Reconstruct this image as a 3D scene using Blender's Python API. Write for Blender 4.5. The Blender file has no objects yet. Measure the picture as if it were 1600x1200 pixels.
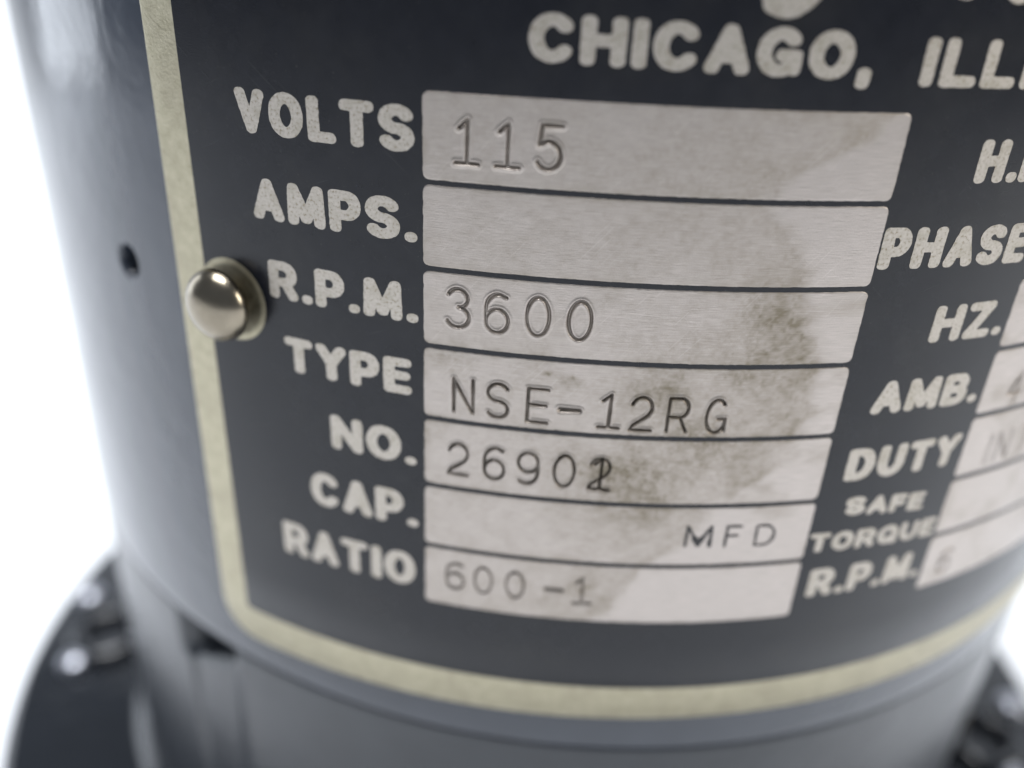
import bpy, math, random
import numpy as np
C = bpy.context.scene.collection
R = 0.05                    # radius of the motor body, metres
ZB = 1.88                   # height of the camera datum above the table, in body radii
TILT = 0.0193               # the nameplate is riveted on very slightly crooked

# ------------------------------------------------------------------ camera
def cam_axes(yaw, pit, rol):
    cy, sy, cp, sp, cr, sr = math.cos(yaw), math.sin(yaw), math.cos(pit), math.sin(pit), math.cos(rol), math.sin(rol)
    F = np.array([sy*cp, cy*cp, -sp]); Rt = np.array([cy, -sy, 0.]); U = np.cross(Rt, F)
    return cr*Rt+sr*U, -sr*Rt+cr*U, F
CX, CU, CF = cam_axes(-0.0673, 0.4668, 0.0682)
cd = bpy.data.cameras.new('camera'); cam = bpy.data.objects.new('camera', cd); C.objects.link(cam)
cd.sensor_width = 36; cd.lens = 36*1277.6/1600
cd.clip_start = 0.002; cd.clip_end = 50
from mathutils import Matrix
M = Matrix.Identity(4)
for i in range(3):
    M[i][0], M[i][1], M[i][2] = CX[i], CU[i], -CF[i]
CAMP = np.array([0, -1.7411*R, ZB*R])
for i in range(3): M[i][3] = CAMP[i]
cam.matrix_world = M
cd.dof.use_dof = True
cd.dof.focus_distance = 0.79*R
cd.dof.aperture_fstop = 15.0
bpy.context.scene.camera = cam

# ------------------------------------------------------------------ room light and lamps
sc = bpy.context.scene
sc.view_settings.view_transform = 'Standard'; sc.view_settings.look = 'None'
sc.view_settings.exposure = 0.0; sc.view_settings.gamma = 1
w = bpy.data.worlds.new('World'); sc.world = w; w.use_nodes = True
bg = w.node_tree.nodes['Background']; bg.inputs[0].default_value = (0.80, 0.88, 1.0, 1); bg.inputs[1].default_value = 0.20

def lamp(name, loc, target, sx, sy, power, col):
    l = bpy.data.lights.new(name, 'AREA'); l.shape = 'RECTANGLE'; l.size = sx; l.size_y = sy; l.energy = power; l.color = col
    o = bpy.data.objects.new(name, l); C.objects.link(o)
    from mathutils import Vector
    d = Vector(target)-Vector(loc); o.location = loc; o.rotation_euler = d.to_track_quat('-Z', 'Y').to_euler()
    return o
lamp('ceiling_lamp', (-0.14, 0.03, 0.90), (0, 0.0, 0), 0.7, 0.5, 15, (0.97, 0.98, 1.0))
lamp('window_lamp', (-0.62, 0.12, 0.20), (0, 0, 0.17), 0.24, 0.38, 0.9, (0.86, 0.92, 1.0))
lamp('side_lamp', (0.70, -0.20, 0.40), (0, 0, 0.06), 0.25, 0.35, 2.8, (1.0, 0.95, 0.86))

# ------------------------------------------------------------------ helpers
def link(o, parent=None, **props):
    C.objects.link(o)
    if parent is not None: o.parent = parent
    for k, v in props.items(): o[k] = v
    return o

def build(name, V, F, mat, parent=None, uv=None, attrs=None, smooth=True, sharp=None, **props):
    """V in metres (world), F array (n,4)/(n,3) or list of tuples"""
    me = bpy.data.meshes.new(name)
    V = np.asarray(V, np.float32)
    if isinstance(F, np.ndarray):
        n, k = F.shape
        me.vertices.add(len(V)); me.vertices.foreach_set('co', V.ravel())
        me.loops.add(n*k); me.loops.foreach_set('vertex_index', F.astype(np.int32).ravel())
        me.polygons.add(n); me.polygons.foreach_set('loop_start', np.arange(0, n*k, k, dtype=np.int32))
        me.update(calc_edges=True)
    else:
        me.from_pydata(V.tolist(), [], F)
    if smooth: me.polygons.foreach_set('use_smooth', np.ones(len(me.polygons), bool))
    if uv is not None:
        ul = me.uv_layers.new(name='plate')
        li = np.empty(len(me.loops), np.int32); me.loops.foreach_get('vertex_index', li)
        ul.data.foreach_set('uv', np.asarray(uv, np.float32)[li].ravel())
    for k, a in (attrs or {}).items():
        at = me.attributes.new(k, 'FLOAT', 'POINT'); at.data.foreach_set('value', np.asarray(a, np.float32).ravel())
    if sharp: me.set_sharp_from_angle(angle=math.radians(sharp))
    me.materials.append(mat); me.validate()
    return link(bpy.data.objects.new(name, me), parent, **props)

def cyl(a, z, r): return np.stack([R*r*np.sin(a), -R*r*np.cos(a), R*(np.asarray(z)+ZB)+0*np.asarray(a)], -1)
def plate(s, z, h):         # plate coordinates (radii) -> world; h = height above the nominal plate face, in radii
    s = np.asarray(s, float); z = np.asarray(z, float)
    return cyl(s*math.cos(TILT)-z*math.sin(TILT), s*math.sin(TILT)+z*math.cos(TILT), 1+np.asarray(h))
def gridfaces(n, m, wrap=False):     # n rows, m columns, index = i*m+j
    i, j = np.meshgrid(np.arange(n-1), np.arange(m if wrap else m-1), indexing='ij')
    j2 = (j+1) % m
    return np.stack([i*m+j, i*m+j2, (i+1)*m+j2, (i+1)*m+j], -1).reshape(-1, 4)
rng = np.random.RandomState(7)
_lat = rng.rand(256, 256)
def vnoise(x, y):
    xi = np.floor(x).astype(int); yi = np.floor(y).astype(int); fx = x-xi; fy = y-yi
    fx = fx*fx*(3-2*fx); fy = fy*fy*(3-2*fy); g = lambda a, b: _lat[a % 256, b % 256]
    return (g(xi, yi)*(1-fx)+g(xi+1, yi)*fx)*(1-fy)+(g(xi, yi+1)*(1-fx)+g(xi+1, yi+1)*fx)*fy
def fbm(x, y, o=4):
    t = 0; a = .5; n = 0
    for k in range(o): t = t+a*vnoise(x*2**k+17*k, y*2**k+5*k); n += a; a *= .5
    return t/n
def sstep(a, b, x): t = np.clip((x-a)/(b-a), 0, 1); return t*t*(3-2*t)

# ------------------------------------------------------------------ materials
class NT:
    def __init__(s, name):
        s.m = bpy.data.materials.new(name); s.m.use_nodes = True; s.t = s.m.node_tree; s.b = s.t.nodes['Principled BSDF']
    def n(s, typ, **kw):
        x = s.t.nodes.new(typ)
        for k, v in kw.items(): setattr(x, k, v)
        return x
    def l(s, a, b): s.t.links.new(a, b)
    def noise(s, scale, detail=3, coord='obj', stretch=None, rough=.5):
        if coord == 'obj': src = s.n('ShaderNodeTexCoord').outputs['Object']
        else:
            u = s.n('ShaderNodeUVMap'); u.uv_map = 'plate'; src = u.outputs[0]
        mp = s.n('ShaderNodeMapping'); s.l(src, mp.inputs[0])
        if stretch: mp.inputs['Scale'].default_value = stretch
        x = s.n('ShaderNodeTexNoise'); x.inputs['Scale'].default_value = scale; x.inputs['Detail'].default_value = detail; x.inputs['Roughness'].default_value = rough
        s.l(mp.outputs[0], x.inputs['Vector']); return x.outputs['Fac']
    def scratches(s, rot, scale, lo, stretch=(1, 26, 1), coord='uv'):
        u = s.n('ShaderNodeUVMap'); u.uv_map = 'plate'
        a = s.n('ShaderNodeMapping'); s.l(u.outputs[0], a.inputs[0]); a.inputs['Rotation'].default_value = (0, 0, rot)
        b = s.n('ShaderNodeMapping'); s.l(a.outputs[0], b.inputs[0]); b.inputs['Scale'].default_value = stretch
        x = s.n('ShaderNodeTexNoise'); x.inputs['Scale'].default_value = scale; x.inputs['Detail'].default_value = 3; s.l(b.outputs[0], x.inputs['Vector'])
        return s.ramp(x.outputs['Fac'], [(lo, (0, 0, 0)), (lo+.06, (1, 1, 1))])
    def ramp(s, fac, stops):
        r = s.n('ShaderNodeValToRGB'); s.l(fac, r.inputs[0]); e = r.color_ramp.elements
        while len(e) < len(stops): e.new(.5)
        for q, (p, c) in zip(e, stops):
            q.position = p; q.color = (*c, 1) if len(c) == 3 else c
        return r.outputs[0]
    def mix(s, fac, a, b, typ='MIX'):
        x = s.n('ShaderNodeMix', data_type='RGBA', blend_type=typ)
        for v, i in ((fac, 0), (a, 6), (b, 7)):
            if hasattr(v, 'links'): s.l(v, x.inputs[i])
            else: x.inputs[i].default_value = v if i == 0 else (*v, 1)
        return x.outputs[2]
    def math(s, op, a, b=0.):
        x = s.n('ShaderNodeMath', operation=op)
        for v, i in ((a, 0), (b, 1)):
            if hasattr(v, 'links'): s.l(v, x.inputs[i])
            else: x.inputs[i].default_value = v
        return x.outputs[0]
    def attr(s, name):
        x = s.n('ShaderNodeAttribute'); x.attribute_name = name; return x.outputs['Fac']
    def bump(s, h, strength, dist):
        x = s.n('ShaderNodeBump'); x.inputs['Strength'].default_value = strength; x.inputs['Distance'].default_value = dist
        s.l(h, x.inputs['Height']); s.l(x.outputs[0], s.b.inputs['Normal'])
    def set(s, **kw):
        for k, v in kw.items():
            i = s.b.inputs[{'color': 'Base Color', 'metal': 'Metallic', 'rough': 'Roughness', 'coat': 'Coat Weight', 'coatr': 'Coat Roughness', 'spec': 'Specular IOR Level', 'ior': 'IOR'}[k]]
            if hasattr(v, 'links'): s.l(v, i)
            else: i.default_value = (*v, 1) if isinstance(v, tuple) else v
        return s.m

def m_paint(name='grey_blue_enamel', c0=(.032, .039, .054), c1=(.040, .048, .065), spec=.43, dr=0.):
    t = NT(name)
    c = t.ramp(t.noise(260, 4), [(.35, c0), (.7, c1)])
    sp = t.ramp(t.noise(2600, 2), [(.70, (0, 0, 0)), (.76, (1, 1, 1))])
    c = t.mix(t.math('MULTIPLY', sp, .25), c, (.04, .042, .05))
    t.bump(t.noise(420, 2), .10, .0006)
    return t.set(color=c, rough=t.ramp(t.noise(90, 4), [(.3, (.13+dr,)*3), (.7, (.24+dr,)*3)]), coat=.25*spec/.5, coatr=.08+dr, spec=spec)
def m_black():
    t = NT('black_plate_enamel')
    c = t.ramp(t.noise(46, 5, 'uv'), [(.3, (.0070, .0080, .0118)), (.7, (.0105, .0116, .0160))])
    sp = t.ramp(t.noise(420, 2, 'uv'), [(.70, (0, 0, 0)), (.76, (1, 1, 1))])
    c = t.mix(t.math('MULTIPLY', sp, .5), c, (.10, .095, .085))
    sc1 = t.math('MAXIMUM', t.scratches(.7, 14, .69), t.scratches(-.35, 11, .70))
    c = t.mix(t.math('MULTIPLY', sc1, .30), c, (.07, .07, .07))
    sm = t.ramp(t.noise(9, 5, 'uv', None, .6), [(.48, (0, 0, 0)), (.75, (1, 1, 1))])
    c = t.mix(t.math('MULTIPLY', sm, .28), c, (.035, .034, .031))
    t.bump(t.noise(700, 2, 'uv'), .12, .00004)
    r = t.ramp(t.noise(20, 4, 'uv'), [(.3, (.19, .19, .19)), (.7, (.25, .25, .25))])
    return t.set(color=c, rough=r, spec=.33)
def m_panel():
    t = NT('bare_satin_metal')
    g = t.noise(16, 4, 'uv', (3, 90, 1)); g2 = t.noise(600, 2, 'uv')
    c = t.ramp(g, [(.28, (.39, .352, .325)), (.72, (.55, .495, .462))])
    c = t.mix(t.math('MULTIPLY', g2, .25), c, (.34, .305, .265))
    sc1 = t.math('MAXIMUM', t.scratches(-.85, 16, .64, (1, 40, 1)), t.scratches(.06, 9, .66, (1, 60, 1)))
    c = t.mix(t.math('MULTIPLY', sc1, .35), c, (.66, .60, .565))
    c = t.mix(t.math('MULTIPLY', t.attr('stain'), .85), c, (.185, .155, .098))
    c = t.mix(t.attr('crud'), c, (.045, .04, .03))
    h = t.math('ADD', t.math('MULTIPLY', g, .6), t.math('MULTIPLY', g2, .6))
    t.bump(h, .22, .00006)
    r = t.math('ADD', .36, t.math('MULTIPLY', t.attr('stain'), .3))
    return t.set(color=c, metal=.85, rough=r)
def m_letter():
    t = NT('etched_letter_metal')
    n1 = t.noise(330, 3, 'uv'); n2 = t.noise(60, 3, 'uv')
    c = t.ramp(n1, [(.30, (.26, .225, .16)), (.44, (.45, .41, .36)), (.75, (.54, .50, .45))])
    c = t.mix(t.math('MULTIPLY', t.ramp(n2, [(.5, (0, 0, 0)), (.7, (1, 1, 1))]), .35), c, (.27, .24, .17))
    t.bump(n1, .25, .00006)
    return t.set(color=c, metal=.7, rough=.45)
def m_border():
    t = NT('worn_border_metal')
    n = t.noise(75, 5, 'uv'); sp = t.ramp(t.noise(240, 3, 'uv'), [(.60, (0, 0, 0)), (.78, (1, 1, 1))])
    c = t.ramp(n, [(.3, (.37, .338, .238)), (.7, (.48, .442, .325))])
    c = t.mix(t.math('MULTIPLY', sp, .55), c, (.16, .14, .08))
    c = t.mix(t.attr('crud'), c, (.05, .042, .025))
    wr = t.ramp(t.noise(22, 4, 'uv'), [(.46, (0, 0, 0)), (.70, (1, 1, 1))])
    c = t.mix(t.math('MULTIPLY', wr, .5), c, (.33, .295, .215))
    c = t.mix(t.math('MULTIPLY', t.scratches(.5, 12, .67), .5), c, (.2, .18, .12))
    t.bump(t.noise(300, 3, 'uv'), .3, .00008)
    return t.set(color=c, metal=.75, rough=.42)
def m_simple(name, color, metal, rough, bump=None, var=None, coat=0.):
    t = NT(name)
    c = color
    if var: c = t.ramp(t.noise(var[0], 4), [(.3, tuple(x*var[1] for x in color)), (.7, color)])
    if bump: t.bump(t.noise(bump[0], 3), bump[1], bump[2])
    return t.set(color=c, metal=metal, rough=rough, coat=coat)
PAINT2 = m_paint('dark_grey_enamel', (.021, .025, .032), (.027, .032, .040), .40, .14)
PAINT, BLACK, PANEL, LETTER, BORDER = m_paint(), m_black(), m_panel(), m_letter(), m_border()
RIVET = m_simple('nickel_rivet', (.33, .29, .225), 1.0, .23, (520, .45, .00010), (420, .6))
FLANGE = m_simple('charcoal_gloss_paint', (.014, .0165, .021), 0, .11, (150, .25, .0008), (120, .8), .3)
GLINT_STEEL = m_simple('glint_dome_steel', (.36, .37, .41), 1.0, .30, (500, .2, .0001))  # bright metal for the domes added to make glints on the flange
STEEL = m_simple('black_oxide_steel', (.05, .05, .055), .6, .35, (400, .2, .0002))
INK = m_simple('black_print_ink', (.020, .019, .020), 0, .5)
WHITE = m_simple('white_sheet', (.80, .825, .86), 0, .6, (60, .1, .001), (4, .97))

# ------------------------------------------------------------------ setting: white sheet sweeping up behind the motor
def sweep():
    ys = []; zs = []
    for y in np.linspace(-.75, .36, 14): ys.append(y); zs.append(0.)
    for t in np.linspace(0, math.pi/2, 14)[1:]: ys.append(.36+.25*math.sin(t)); zs.append(.25-.25*math.cos(t))
    for z in np.linspace(.25, .75, 8)[1:]: ys.append(.61); zs.append(z)
    xs = np.linspace(-1.1, 1.1, 23); ys = np.array(ys); zs = np.array(zs)
    V = np.stack([np.tile(xs, len(ys)), np.repeat(ys, len(xs)), np.repeat(zs, len(xs))], -1)
    build('backdrop', V, gridfaces(len(ys), len(xs)), WHITE, kind='structure', label='plain white sheet under and behind the motor')
sweep()

# ------------------------------------------------------------------ the motor
motor = bpy.data.objects.new('gear_motor', None)
link(motor, None, label='grey blue cylindrical gear motor with riveted black nameplate on dark round flange', category='motor')

def merged(*arrs): return np.unique(np.round(np.concatenate(arrs), 6))
HA, HZ = -0.571, -0.342
def shell():
    zb, zt = -0.9010, 0.80
    a = merged(np.linspace(-math.pi, math.pi, 241)[:-1], np.linspace(HA-.03, HA+.03, 61))
    zl = merged(np.linspace(zb, zt, 60), np.linspace(HZ-.03, HZ+.03, 61), zb+np.array([.001, .002, .004, .006]))
    A, Zz = np.meshgrid(a, zl)
    d = np.hypot((A-HA), Zz-HZ)
    r = .993-.16*(1-sstep(.0165, .0195, d))-.003*(1-sstep(.020, .023, d))
    r = r-.002*(1-np.sqrt(np.clip((Zz-zb)/.006, 0, 1)))          # eased lower edge
    r = r-.04*(1-np.sqrt(np.clip((zt-Zz)/.05, 0, 1)))
    n, m = A.shape
    V = cyl(A.ravel(), Zz.ravel(), r.ravel()); F = gridfaces(n, m, True)
    b0 = len(V)
    ring = cyl(a, zb+0*a, .93); V = np.concatenate([V, ring])     # underside, inside the joint
    j = np.arange(m); F = np.concatenate([F, np.stack([b0+j, b0+(j+1) % m, (j+1) % m, j], -1)])
    top = [np.stack([(n-1)*m+j, (n-1)*m+(j+1) % m, np.full(m, len(V)), np.full(m, len(V))], -1)]
    V = np.concatenate([V, [[0, 0, R*(zt+.04+ZB)]]])
    Fl = [tuple(f) for f in F.tolist()]+[(int((n-1)*m+k), int((n-1)*m+(k+1) % m), len(V)-1) for k in range(m)]
    build('motor_shell', V, Fl, PAINT, motor, sharp=50)
shell()
def gear_housing():
    zt, zb = -0.9030, -1.60
    a = merged(np.linspace(-math.pi, math.pi, 241)[:-1], np.linspace(-.64, -.40, 121))
    zl = merged(zt-np.array([0, .001, .002, .004, .007, .010]), np.linspace(zt, -1.0, 90), np.linspace(-1.0, zb, 30))[::-1]
    A, Zz = np.meshgrid(a, zl)
    r = .9925-.002*(1-np.sqrt(np.clip((zt-Zz)/.006, 0, 1)))
    lowz = -.932-.050*np.clip((-.463-A)/.11, 0, 1)               # pry notch below the joint, deeper at its left
    wn = (1-sstep(-.485, -.450, A))*sstep(-.600, -.535, A)*sstep(-.016, .012, Zz-lowz)
    r = r-.050*wn
    r = r-.006*sstep(-.580, -.560, A)*(1-sstep(-.475, -.440, A))*(1-sstep(-.93, -.905, Zz))   # shallow channel running down from the notch
    n, m = A.shape
    V = cyl(A.ravel(), Zz.ravel(), r.ravel()); F = gridfaces(n, m, True)
    b0 = len(V); V = np.concatenate([V, cyl(a, zt+0*a, .93)]); j = np.arange(m)
    F = np.concatenate([F, np.stack([j, (j+1) % m, b0+(j+1) % m, b0+j], -1)])[:, ::-1]
    build('gear_housing', V, F, PAINT2, motor, sharp=50)
gear_housing()

def lathe(prof, n=128, cx=0., cy=0.):
    prof = np.array(prof); t = np.linspace(0, 2*math.pi, n, endpoint=False)
    r = prof[:, 0][:, None]; z = prof[:, 1][:, None]
    V = np.stack([R*(cx+r*np.sin(t)), R*(cy-r*np.cos(t)), R*(z+ZB)+0*t*r], -1).reshape(-1, 3)
    return V, gridfaces(len(prof), n, True)
def fillet(x0, z0, rad, t0, t1, n=8): return [(x0+rad*math.cos(t), z0+rad*math.sin(t)) for t in np.linspace(t0, t1, n)]
fp = [(.90, -1.553), (.996, -1.5535)]+[(1.036-.04*math.sin(t), -1.595+.04*(1-math.cos(t))) for t in np.linspace(math.pi/2, 0, 10)]+[(1.24, -1.595)]+fillet(1.27, -1.625, .03, math.pi/2, 0)+[(1.30, -1.84)]+fillet(1.275, -1.855, .025, 0, -math.pi/2, 4)+[(.5, -1.88)]
V, F = lathe(fp)
flange = build('mounting_flange', V, F[:, ::-1], FLANGE, motor, sharp=40)
def boss(ang, rr=1.115):
    cx, cy = rr*math.sin(ang), -rr*math.cos(ang)
    pad = [(.095, -1.62), (.094, -1.59)]+fillet(.076, -1.578, .018, 0, math.pi/2, 8)+fillet(.068, -1.574, .014, math.pi/2, math.pi, 6)+[(.054, -1.83), (.0, -1.83)]
    V, F = lathe(pad, 64, cx, cy); build('bolt_boss', V, F[:, ::-1], FLANGE, flange, sharp=60)
    hd = [(.050, -1.82), (.050, -1.735)]+fillet(.042, -1.733, .008, 0, math.pi/2, 4)+[(.0, -1.725)]
    V, F = lathe(hd, 48, cx, cy); build('bolt', V, F[:, ::-1], STEEL, flange, sharp=40)
for k in range(2): boss([-1.34, 1.34][k], 1.12)

def glint_dome(ang, rr, rad=.036):  # small metal dome, added so the flange shows a lamp glint there
    cx, cy = rr*math.sin(ang), -rr*math.cos(ang)
    pr = [(rad*.96, -1.62), (rad, -1.588)]+[(rad*math.cos(t), -1.584+rad*.62*math.sin(t)) for t in np.linspace(0, math.pi/2, 10)[:-1]]+[(0., -1.584+rad*.62)]
    V, F = lathe(pr, 40, cx, cy); build('glint_dome', V, F[:, ::-1], GLINT_STEEL, flange, sharp=50)
for a, rr in ((-1.464, 1.222), (-1.265, 1.178), (1.464, 1.222), (1.265, 1.178)): glint_dome(a, rr)

# ------------------------------------------------------------------ nameplate
SL, SR, ZLO, ZHI = -.4685, .905, -.8383, .22
SI, SIR, ZI, ZIH = -.4206, .857, -.784, .166
ROWS = [-.0955, -.1763, -.2598, -.3418, -.4255, -.5100, -.5930, -.6775]
GAP = .0021
PANELS = [(-.1508, .2871+.0006*r, ROWS[r+1]+(GAP if r < 6 else 0), ROWS[r]-(GAP if r else 0)) for r in range(7)]
PANELS_R = [(.4765, .835, ROWS[r+1]+(GAP if r < 6 else 0), ROWS[r]-GAP) for r in range(1, 7)]
PANELS += PANELS_R
def sheet(s0, s1, z0, z1, rad, h, hb, ease):
    """rounded rectangle sheet wrapped on the body: rows of s-columns between the lower and upper outline, with an edge wall"""
    c = rad*(1-np.cos(np.linspace(0, math.pi/2, 10)))
    cut = [(q[0]+.004, q[1]-.004, q[2]+.004, q[3]-.004) for q in PANELS]      # the sheet is open under the data panels, whose figures are struck deep
    ss = np.unique(np.round(np.concatenate([s0+c, np.linspace(s0+rad, s1-rad, 340)[1:-1], s1-c, [v for q in cut for v in q[:2]]]), 6))
    ss = ss[np.concatenate([[True], np.diff(ss) > 1e-5])]
    dd = np.minimum(np.minimum(ss-s0, s1-ss), rad); off = rad-np.sqrt(np.clip(rad**2-(rad-dd)**2, 0, None))
    u = np.unique(np.round(np.concatenate([np.linspace(0, 1, 14), [(v-z0)/(z1-z0) for q in cut for v in q[2:]]]), 6)); nz = len(u)
    S = np.tile(ss, (nz, 1)); Z = (z0+off)[None]*(1-u[:, None])+(z1-off)[None]*u[:, None]
    V = plate(S.ravel(), Z.ravel(), h); m = len(ss); F = gridfaces(nz, m)
    fs, fz = S.ravel()[F].mean(1), Z.ravel()[F].mean(1)
    F = F[~np.any([(fs > q[0]) & (fs < q[1]) & (fz > q[2]) & (fz < q[3]) for q in cut], axis=0)]
    bi = np.concatenate([np.arange(m), np.arange(1, nz)*m+m-1, ((nz-1)*m+np.arange(m))[::-1][1:], (np.arange(1, nz-1)*m)[::-1]])
    ps, pz = S.ravel()[bi], Z.ravel()[bi]; uv = np.stack([S.ravel(), Z.ravel()], -1)
    # eased edge: outer rings
    N = len(bi); prev = bi; cs, cz = (s0+s1)/2, (z0+z1)/2
    dirs = np.roll(np.stack([ps, pz], -1), -1, 0)-np.roll(np.stack([ps, pz], -1), 1, 0); L = np.linalg.norm(dirs, axis=1)+1e-9
    nx, nzv = dirs[:, 1]/L, -dirs[:, 0]/L
    for k, (o, hh) in enumerate(((ease*.7, h-ease*.3), (ease, h-ease), (ease, hb))):
        Vn = plate(ps+nx*o, pz+nzv*o, hh); b0 = len(V); V = np.concatenate([V, Vn]); uv = np.concatenate([uv, np.stack([ps+nx*o, pz+nzv*o], -1)])
        cur = b0+np.arange(N); F = np.concatenate([F, np.stack([prev, cur, np.roll(cur, -1), np.roll(prev, -1)], -1)]); prev = cur
    return V, F, uv
V, F, uv = sheet(SL+.0015, SR-.0015, ZLO+.0015, ZHI-.0015, .055, -.0005, -.0075, .0015)
nameplate = build('nameplate', V, F, BORDER, motor, uv=uv, label='black enamelled data plate with bare metal border wrapped round the body')
V, F, uv = sheet(SI, SIR, ZI, ZIH, .006, 0., -.0008, .0003)
build('enamel_field', V, F, BLACK, nameplate, uv=uv)

# --- stroke glyphs: polylines in a unit box, y up
def arc(cx, cy, rx, ry, a0, a1, n=22): t = np.radians(np.linspace(a0, a1, n)); return np.stack([cx+rx*np.cos(t), cy+ry*np.sin(t)], -1)
def cat(*p): return np.concatenate([np.array(q, float).reshape(-1, 2) for q in p])
PL = lambda *p: np.array(p, float)
def S_curve(): return cat(arc(.5, .745, .5, .255, 28, 180, 14), arc(.5, .745, .5, .255, 180, 270, 8), arc(.5, .245, .5, .245, 90, 0, 8), arc(.5, .245, .5, .245, 0, -152, 14))
G = {
 'A': (.80, [PL((0, 0), (.5, 1), (1, 0)), PL((.2, .3), (.8, .3))]),
 'B': (.76, [cat(arc(.55, .76, .38, .24, 90, -90, 12), [(0, .52)], [(0, 1)], [(.55, 1)]), cat([(0, .52), (.58, .52)], arc(.58, .26, .42, .26, 90, -90, 12), [(0, 0)], [(0, .52)])]),
 'C': (.82, [arc(.52, .5, .52, .5, 42, 318, 30)]),
 'D': (.80, [cat([(0, 0), (0, 1), (.45, 1)], arc(.45, .5, .55, .5, 90, -90, 20), [(0, 0)])]),
 'E': (.68, [PL((1, 1), (0, 1), (0, 0), (1, 0)), PL((0, .52), (.92, .52))]),
 'F': (.66, [PL((1, 1), (0, 1), (0, 0)), PL((0, .52), (.85, .52))]),
 'G': (.84, [cat(arc(.5, .5, .5, .5, 45, 330, 30), [(.96, .42), (.60, .42)]), PL((.97, .42), (.97, .06))]),
 'H': (.80, [PL((0, 0), (0, 1)), PL((1, 0), (1, 1)), PL((0, .52), (1, .52))]),
 'I': (.27, [PL((.5, 0), (.5, 1))]),
 'L': (.66, [PL((0, 1), (0, 0), (1, 0))]),
 'M': (.92, [PL((0, 0), (.04, 1), (.5, .1), (.96, 1), (1, 0))]),
 'N': (.80, [PL((0, 0), (0, 1), (1, 0), (1, 1))]),
 'O': (.84, [arc(.5, .5, .5, .5, 0, 360, 44)]),
 'P': (.74, [cat([(0, 0), (0, 1), (.56, 1)], arc(.56, .70, .44, .30, 90, -90, 14), [(0, .40)])]),
 'Q': (.86, [arc(.5, .5, .5, .5, 0, 360, 44), PL((.62, .25), (.98, -.02))]),
 'R': (.78, [cat([(0, 0), (0, 1), (.56, 1)], arc(.56, .72, .42, .28, 90, -90, 14), [(0, .44)]), PL((.60, .44), (.98, 0))]),
 'S': (.76, [S_curve()]),
 'T': (.76, [PL((0, 1), (1, 1)), PL((.5, 1), (.5, 0))]),
 'U': (.80, [cat([(0, 1), (0, .42)], arc(.5, .42, .5, .42, 180, 360, 20), [(1, 1)])]),
 'V': (.76, [PL((0, 1), (.5, 0), (1, 1))]),
 'Y': (.78, [PL((0, 1), (.5, .48), (1, 1)), PL((.5, .48), (.5, 0))]),
 'Z': (.74, [PL((0, 1), (1, 1), (0, 0), (1, 0))]),
 '.': (.27, [PL((.5, 0), (.5, 0.001))]),
 ',': (.30, [PL((.62, .03), (.30, -.22))]),
 '0': (.6, [arc(.5, .5, .5, .5, 0, 360, 40)]),
 '1': (.6, [PL((.5, 0), (.5, 1), (.12, .80)), PL((0, 0), (1, 0))]),
 '2': (.6, [cat(arc(.5, .70, .48, .30, 165, -20, 18), [(.80, .45), (.12, .16), (0, 0), (1, 0)])]),
 '3': (.6, [cat(arc(.46, .76, .46, .24, 155, -80, 16)), cat(arc(.46, .27, .52, .27, 85, -155, 18))]),
 '5': (.6, [cat([(.95, 1), (.12, 1), (.06, .56)], arc(.46, .32, .52, .32, 130, -150, 20))]),
 '6': (.6, [cat(arc(.5, .31, .5, .31, 170, -190, 28)), cat([(.92, .93)], arc(.56, .62, .56, .38, 60, 180, 14), [(0, .31)])]),
 '9': (.6, [cat(arc(.5, .69, .5, .31, 0, 360, 28)), cat([(1, .69)], arc(.44, .38, .56, .38, 0, -120, 14), [(.08, .07)])]),
 '4': (.6, [PL((.72, 0), (.72, 1), (0, .30), (1, .30))]),
 '-': (.6, [PL((.0, .45), (1, .45))]),
}
def seg_dist(X, Y, polys, block=None):
    d = np.full(X.shape, 9.)
    for p in polys:
        for (x0, y0), (x1, y1) in zip(p[:-1], p[1:]):
            dx, dy = x1-x0, y1-y0; L = dx*dx+dy*dy+1e-18
            t = np.clip(((X-x0)*dx+(Y-y0)*dy)/L, 0, 1)
            ex, ey = np.abs(X-x0-t*dx), np.abs(Y-y0-t*dy)
            d = np.minimum(d, np.hypot(ex, ey) if block is None else (ex**block+ey**block+1e-18)**(1/block))
    return d
def contour_mesh(X, Y, D):
    """filled marching squares of D<0 -> verts (s,z), tri/poly faces"""
    ny, nx = X.shape; vid = {}; P = []; Fs = []
    def corner(i, j):
        k = (0, i, j)
        if k not in vid: vid[k] = len(P); P.append((X[i, j], Y[i, j]))
        return vid[k]
    def edge(i, j, i2, j2):
        k = (1, i, j, i2, j2) if (i, j) < (i2, j2) else (1, i2, j2, i, j)
        if k not in vid:
            t = D[i, j]/(D[i, j]-D[i2, j2]); vid[k] = len(P)
            P.append((X[i, j]+t*(X[i2, j2]-X[i, j]), Y[i, j]+t*(Y[i2, j2]-Y[i, j])))
        return vid[k]
    ins = D < 0
    cnt = ins[:-1, :-1].astype(int)+ins[1:, :-1]+ins[:-1, 1:]+ins[1:, 1:]
    for i, j in zip(*np.nonzero(cnt)):
        cs = [(i, j), (i, j+1), (i+1, j+1), (i+1, j)]; poly = []
        for k in range(4):
            a, b = cs[k], cs[(k+1) % 4]
            if ins[a]: poly.append(corner(*a))
            if ins[a] != ins[b]: poly.append(edge(*a, *b))
        if len(poly) >= 3: Fs.append(tuple(poly))
    return np.array(P), Fs
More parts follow.
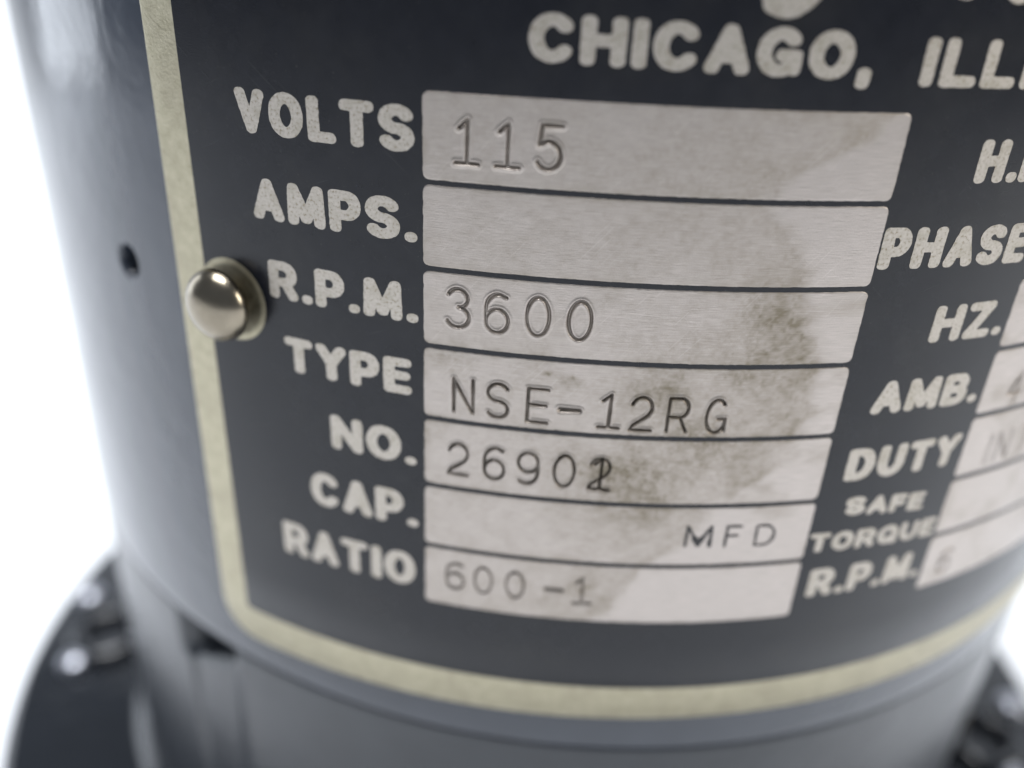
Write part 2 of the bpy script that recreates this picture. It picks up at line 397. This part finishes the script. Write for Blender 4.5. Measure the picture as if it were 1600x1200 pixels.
def layout(text, s0, s1, b0, b1, H, hw, gap=.09, pen=1.):
    """strokes (plate coords) of a word between s0 and s1; baseline runs from b0 to b1"""
    adv = [G[c][0] for c in text]; tot = sum(adv)+gap*(len(text)-1); k = (s1-s0)/(tot*H)
    out = []; x = 0
    for c, wd in zip(text, adv):
        x0 = s0+x*H*k; W = wd*H*k
        for p in G[c][1]:
            q = np.empty_like(p); q[:, 0] = x0+hw+p[:, 0]*max(W-2*hw, 1e-4); bl = b0+(b1-b0)*(q[:, 0]-s0)/(s1-s0)
            q[:, 1] = bl+hw/pen+p[:, 1]*(H-2*hw/pen); out.append(q)
        x += wd+gap
    return out
def print_word(polys, hw, mat, h, name='printed_word', step=.0009, rough=.0005, hwfun=None, label=None, pen=1.):
    allp = np.concatenate(polys); lo = allp.min(0)-hw*1.6; hi = allp.max(0)+hw*1.6
    X, Y = np.meshgrid(np.arange(lo[0], hi[0], step), np.arange(lo[1], hi[1], step))
    D = seg_dist(X, Y*pen, [p*np.array([1., pen]) for p in polys], 2.3 if pen != 1. else None)-hw-(fbm(X*260, Y*260, 3)-.5)*2*rough
    if hwfun is not None: D = D-hwfun(X, Y)
    P, Fs = contour_mesh(X, Y, D)
    o = build(name, plate(P[:, 0], P[:, 1], h), Fs, mat, nameplate, uv=P)
    if label: o['label'] = label
for text, s0, s1, b0, b1, H, hw in (
    ('VOLTS', -.3505, -.158, -.1500, -.1515, .0420, .0066),
    ('AMPS.', -.3400, -.1565, -.2345, -.2360, .0420, .0066),
    ('R.P.M.', -.3285, -.1560, -.3180, -.3195, .0415, .0064),
    ('TYPE', -.3155, -.1640, -.4020, -.4025, .0415, .0065),
    ('NO.', -.2630, -.1595, -.4875, -.4890, .0430, .0065),
    ('CAP.', -.2955, -.1590, -.5720, -.5720, .0460, .0067),
    ('RATIO', -.3425, -.1625, -.6595, -.6585, .0475, .0067),
    ('CHICAGO,', -.0570, .2385, -.0665, -.0705, .0390, .0065),
    ('ILLINOIS', .2830, .5750, -.0735, -.0760, .0400, .0065),
    ('H.P.', .3700, .4700, -.1590, -.1590, .0405, .0065),
    ('PHASE', .2890, .4670, -.2405, -.2420, .0415, .0065),
    ('HZ.', .3735, .4700, -.3235, -.3230, .0410, .0064),
    ('AMB.', .3260, .4675, -.4030, -.4040, .0390, .0064),
    ('DUTY', .3155, .4675, -.4870, -.4860, .0415, .0065),
    ('SAFE', .3285, .4400, -.5340, -.5440, .0250, .0045),
    ('TORQUE', .2935, .4730, -.5830, -.5890, .0270, .0045),
    ('R.P.M.', .3060, .4690, -.6510, -.6520, .0415, .0064)):
    print_word(layout(text, s0, s1, b0, b1, H, hw, pen=1.30), hw, LETTER, .0003, pen=1.30)
# script lettering above, only its lowest strokes are in the picture
print_word([cat(arc(.150, .012, .030, .026, 250, 330, 12), [(.186, .030), (.196, .075)]), PL((.128, .004), (.142, -.012))], .0085, LETTER, .0003, hwfun=lambda X, Y: .002*np.sin(X*90))
print_word([arc(.3085, .020, .012, .0185, 180, 360, 16), cat([(.2965, .02), (.2965, .045)])], .006, LETTER, .0003)
print_word([arc(.362, .018, .014, .018, 180, 360, 16), cat([(.348, .02), (.348, .05)])], .006, LETTER, .0003)

# --- bare metal data panels with stamped figures
STAMP = {   # row: list of (char, centre s), base, cap height, depth, crud
 0: ([('1', -.1085), ('1', -.0710), ('5', -.0335)], -.1560, -.1562, .0400, .9, .30),
 2: ([('3', -.1140), ('6', -.0748), ('0', -.0345), ('0', .0060)], -.3178, -.3188, .0420, .8, .36),
 3: ([('N', -.1075), ('S', -.0715), ('E', -.0300), ('-', .0040), ('1', .0440), ('2', .0770), ('R', .1145), ('G', .1545)], -.4135, -.4172, .0405, 1., .62),
 4: ([('2', -.1125), ('6', -.0725), ('9', -.0360), ('0', .0025), ('2', .0400), ('1', .0415)], -.4910, -.4915, .0405, .9, .85),
 6: ([('6', -.1135), ('0', -.0800), ('0', -.0425), ('-', .0020), ('1', .0355)], -.6510, -.6505, .0385, .6, .5)}
STAMP_R = {3: ([('4', .530), ('0', .566)], -.4150, -.4150, .040, .8, .4), 4: ([('I', .522), ('N', .548), ('T', .588)], -.4960, -.4960, .040, .8, .4), 6: ([('6', .515)], -.6600, -.6600, .038, .8, .4)}
def stain_mask(s, z):
    zz = np.array([-.70, -.676, -.64, -.593, -.575, -.51, -.46, -.40, -.35, -.30, -.26, -.21, -.175, -.15, -.12, -.09])
    sb = np.array([.045, .052, .075, .110, .135, .175, .240, .262, .255, .235, .232, .205, .175, .195, .250, .275])
    b = np.interp(z, zz, sb)+(fbm(s*38+3, z*38, 4)-.5)*.035
    edge = sstep(-.008, .018, b-s)
    near = np.exp(-np.clip(b-s, 0, None)/.075)
    n1 = fbm(s*30, z*34+9, 5); n2 = fbm(s*150+5, z*150, 3)
    m = edge*(.20+.30*near)*(.45+1.0*np.clip(n1-.25, 0, 1))+.26*np.exp(-((b-s-.006)/.010)**2)*np.clip(n1*1.6-.45, 0, 1)
    for cs, cz, rr, k in ((.098, -.375, .035, .45), (.05, -.475, .05, .45), (.085, -.465, .03, .35), (.20, -.34, .05, .30), (.19, -.29, .03, .40), (.15, -.43, .06, .35), (.10, -.52, .04, .25), (.0, -.365, .012, .3), (.030, -.63, .018, .2), (-.13, -.35, .02, .25), (-.14, -.44, .02, .2), (.0, -.455, .01, .25), (-.022, -.358, .004, .8), (.005, -.361, .003, .6)):
        m = m+k*np.exp(-((s-cs)**2+(1.4*(z-cz))**2)/rr**2)*(.35+1.1*n1)
    m = m+.10*np.clip(fbm(s*70, z*70+30, 4)-.35, 0, 1)*edge
    m = m*(.55+.9*np.clip(fbm(s*300+7, z*300, 2), 0, 1))
    right = (1-edge)*np.clip(fbm(s*18+40, z*40+3, 4)-.53, 0, 1)*1.3*sstep(-.25, -.30, z)*sstep(-.60, -.5, z)
    m = m+right
    return np.clip(m*(.55+.9*n2), 0, .92)
def panel(s0, s1, zt, zb, stamp, dense, fine=True):
    st = .0008 if fine else .0016
    ss = merged(np.arange(s0, s1, .0028), np.array([s1]), np.arange(dense[0], dense[1], st) if dense else np.array([s0]), s0+np.array([.0006, .0012, .0018, .0026, .0036]), s1-np.array([.0006, .0012, .0018, .0026, .0036]))
    ss = ss[np.concatenate([[True], np.diff(ss) > 1e-4])]
    zs = np.linspace(zb, zt, int((zt-zb)/st)+2)
    S, Z = np.meshgrid(ss, zs)
    rad = .0065; cx, cz, hx, hz = (s0+s1)/2, (zb+zt)/2, (s1-s0)/2-rad, (zt-zb)/2-rad
    qx, qz = np.abs(S-cx)-hx, np.abs(Z-cz)-hz
    d = np.hypot(np.maximum(qx, 0), np.maximum(qz, 0))+np.minimum(np.maximum(qx, qz), 0)-rad
    d = d+(fbm(S*220, Z*220, 2)-.5)*.0010
    h = .0004-.0014*sstep(-.0009, .0003, d)
    crud = np.zeros_like(S)
    if stamp:
        chars, b0, b1, H0, depth, cr = stamp
        sa, sb_ = chars[0][1], chars[-1][1]
        for k, (c, cs) in enumerate(chars):
            H = H0*.95; W = H*.555*(1.0 if c not in 'NRGE' else .96); bl = b0+(b1-b0)*(cs-sa)/(sb_-sa+1e-6)+rng.uniform(-.0006, .0006)
            mk = (np.abs(S-cs) < W)
            rot = rng.uniform(-.03, .03)
            pol = []
            for p in G[c][1]:
                q = p.copy(); q[:, 0] = (q[:, 0]-.5)*(W if c not in '-' else W*.9); q[:, 1] = q[:, 1]*H
                q = np.stack([q[:, 0]*math.cos(rot)-q[:, 1]*math.sin(rot)+cs, q[:, 0]*math.sin(rot)+q[:, 1]*math.cos(rot)+bl], -1); pol.append(q)
            D = np.full(S.shape, 9.); D[mk] = seg_dist(S[mk], Z[mk], pol)
            wv = .0019*(.75+.5*fbm(S*60+k*9, Z*60, 2))*(1.6 if c == '-' else 1.0)
            dep = .0042*depth*(.7+.6*fbm(S*30+k*5, Z*30+2, 2))
            g = np.clip(1-D/wv, 0, 1)
            h = h-dep*g**.8+.0008*depth*np.exp(-((D-wv*1.5)/.0012)**2)
            crud = np.maximum(crud, cr*sstep(.05, .55, g)*(.45+.75*fbm(S*90+k, Z*90, 3)))
    h = h+(fbm(S*400, Z*900, 2)-.5)*.00005
    stain = stain_mask(S, Z) if s0 < .3 else np.clip(fbm(S*30, Z*30, 4)-.5, 0, 1)*.8
    stain = np.clip(stain+.55*np.exp(np.minimum(d, 0)/.0035)*np.clip(fbm(S*40, Z*40+11, 4)-.38, 0, 1)*1.6, 0, .92)
    V = plate(S.ravel(), Z.ravel(), h.ravel())
    build('data_panel', V, gridfaces(*S.shape), PANEL, nameplate, uv=np.stack([S.ravel(), Z.ravel()], -1), attrs={'stain': stain, 'crud': np.clip(crud, 0, 1)})
for r in range(7):
    s0, s1, zb, zt = PANELS[r]; panel(s0, s1, zt, zb, STAMP.get(r), (-.132, .182) if r in STAMP else None)
for r in range(1, 7):
    s0, s1, zb, zt = PANELS_R[r-1]; panel(s0, s1, zt, zb, STAMP_R.get(r), (.50, .61) if r in STAMP_R else None, fine=False)
# flat black print in the capacitance panel
def mfd():
    ink = lambda X, Y: .0022*sstep(-.5465, -.5565, Y)*sstep(.147, .151, X)*(1-sstep(.1705, .1735, X))*fbm(X*150, Y*150, 3)*1.6
    print_word(layout('M', .1425, .1745, -.5650, -.5650, .0295, .0015), .0015, INK, .0011, step=.0006, rough=.0007, hwfun=ink)
    print_word(layout('F', .1885, .2070, -.5658, -.5658, .0295, .0013), .0013, INK, .0011, step=.0006, rough=.0006)
    print_word(layout('D', .2235, .2475, -.5664, -.5664, .0295, .0013), .0013, INK, .0011, step=.0006, rough=.0006)
mfd()

# --- rivet on its bare ring
RS, RZ = -.3835, -.3325
def disc_on_plate(cs, cz, rad, h, mat, name, parent, n=48):
    t = np.linspace(0, 2*math.pi, n, endpoint=False); rr = np.linspace(0, 1, 12)[1:]
    S = np.concatenate([[cs]]+[cs+rad*r*np.cos(t) for r in rr]); Z = np.concatenate([[cz]]+[cz+rad*r*np.sin(t) for r in rr])
    F = [(0, 1+k, 1+(k+1) % n) for k in range(n)]
    for i in range(len(rr)-1): F += [(1+i*n+k, 1+(i+1)*n+k, 1+(i+1)*n+(k+1) % n, 1+i*n+(k+1) % n) for k in range(n)]
    q = np.hypot(S-cs, Z-cz)/rad
    return build(name, plate(S, Z, h), F, mat, parent, uv=np.stack([S, Z], -1), attrs={'crud': (1-sstep(.80, .93, q))*(.5+.5*fbm(S*120, Z*120, 3))+.5*sstep(.95, 1., q)*fbm(S*90, Z*90, 3)})
disc_on_plate(RS, RZ, .0472, .0004, BORDER, 'bare_ring', nameplate)
def rivet():
    prof = [(.022, -.012), (.022, .016), (.036, .017)]+fillet(.0370, .0205, .0036, -math.pi/2, 0, 5)
    n = 18; hc, hr = .0205, .0255
    for k in range(1, n+1):
        t = k/n*math.pi/2; prof.append((.0406*math.cos(t) if k < n else 0., hc+hr*math.sin(t)))
    prof = np.array(prof); m = 64; t = np.linspace(0, 2*math.pi, m, endpoint=False)
    o = plate(RS, RZ, 0); a = RS*math.cos(TILT)-RZ*math.sin(TILT)
    nrm = np.array([math.sin(a), -math.cos(a), 0]); tan = np.array([math.cos(a), math.sin(a), 0]); up = np.array([0, 0, 1.])
    V = (o+R*(prof[:, 1][:, None, None]*nrm+prof[:, 0][:, None, None]*(np.cos(t)[None, :, None]*tan+np.sin(t)[None, :, None]*up))).reshape(-1, 3)
    build('rivet', V, gridfaces(len(prof), m, True), RIVET, motor, sharp=60)
rivet()
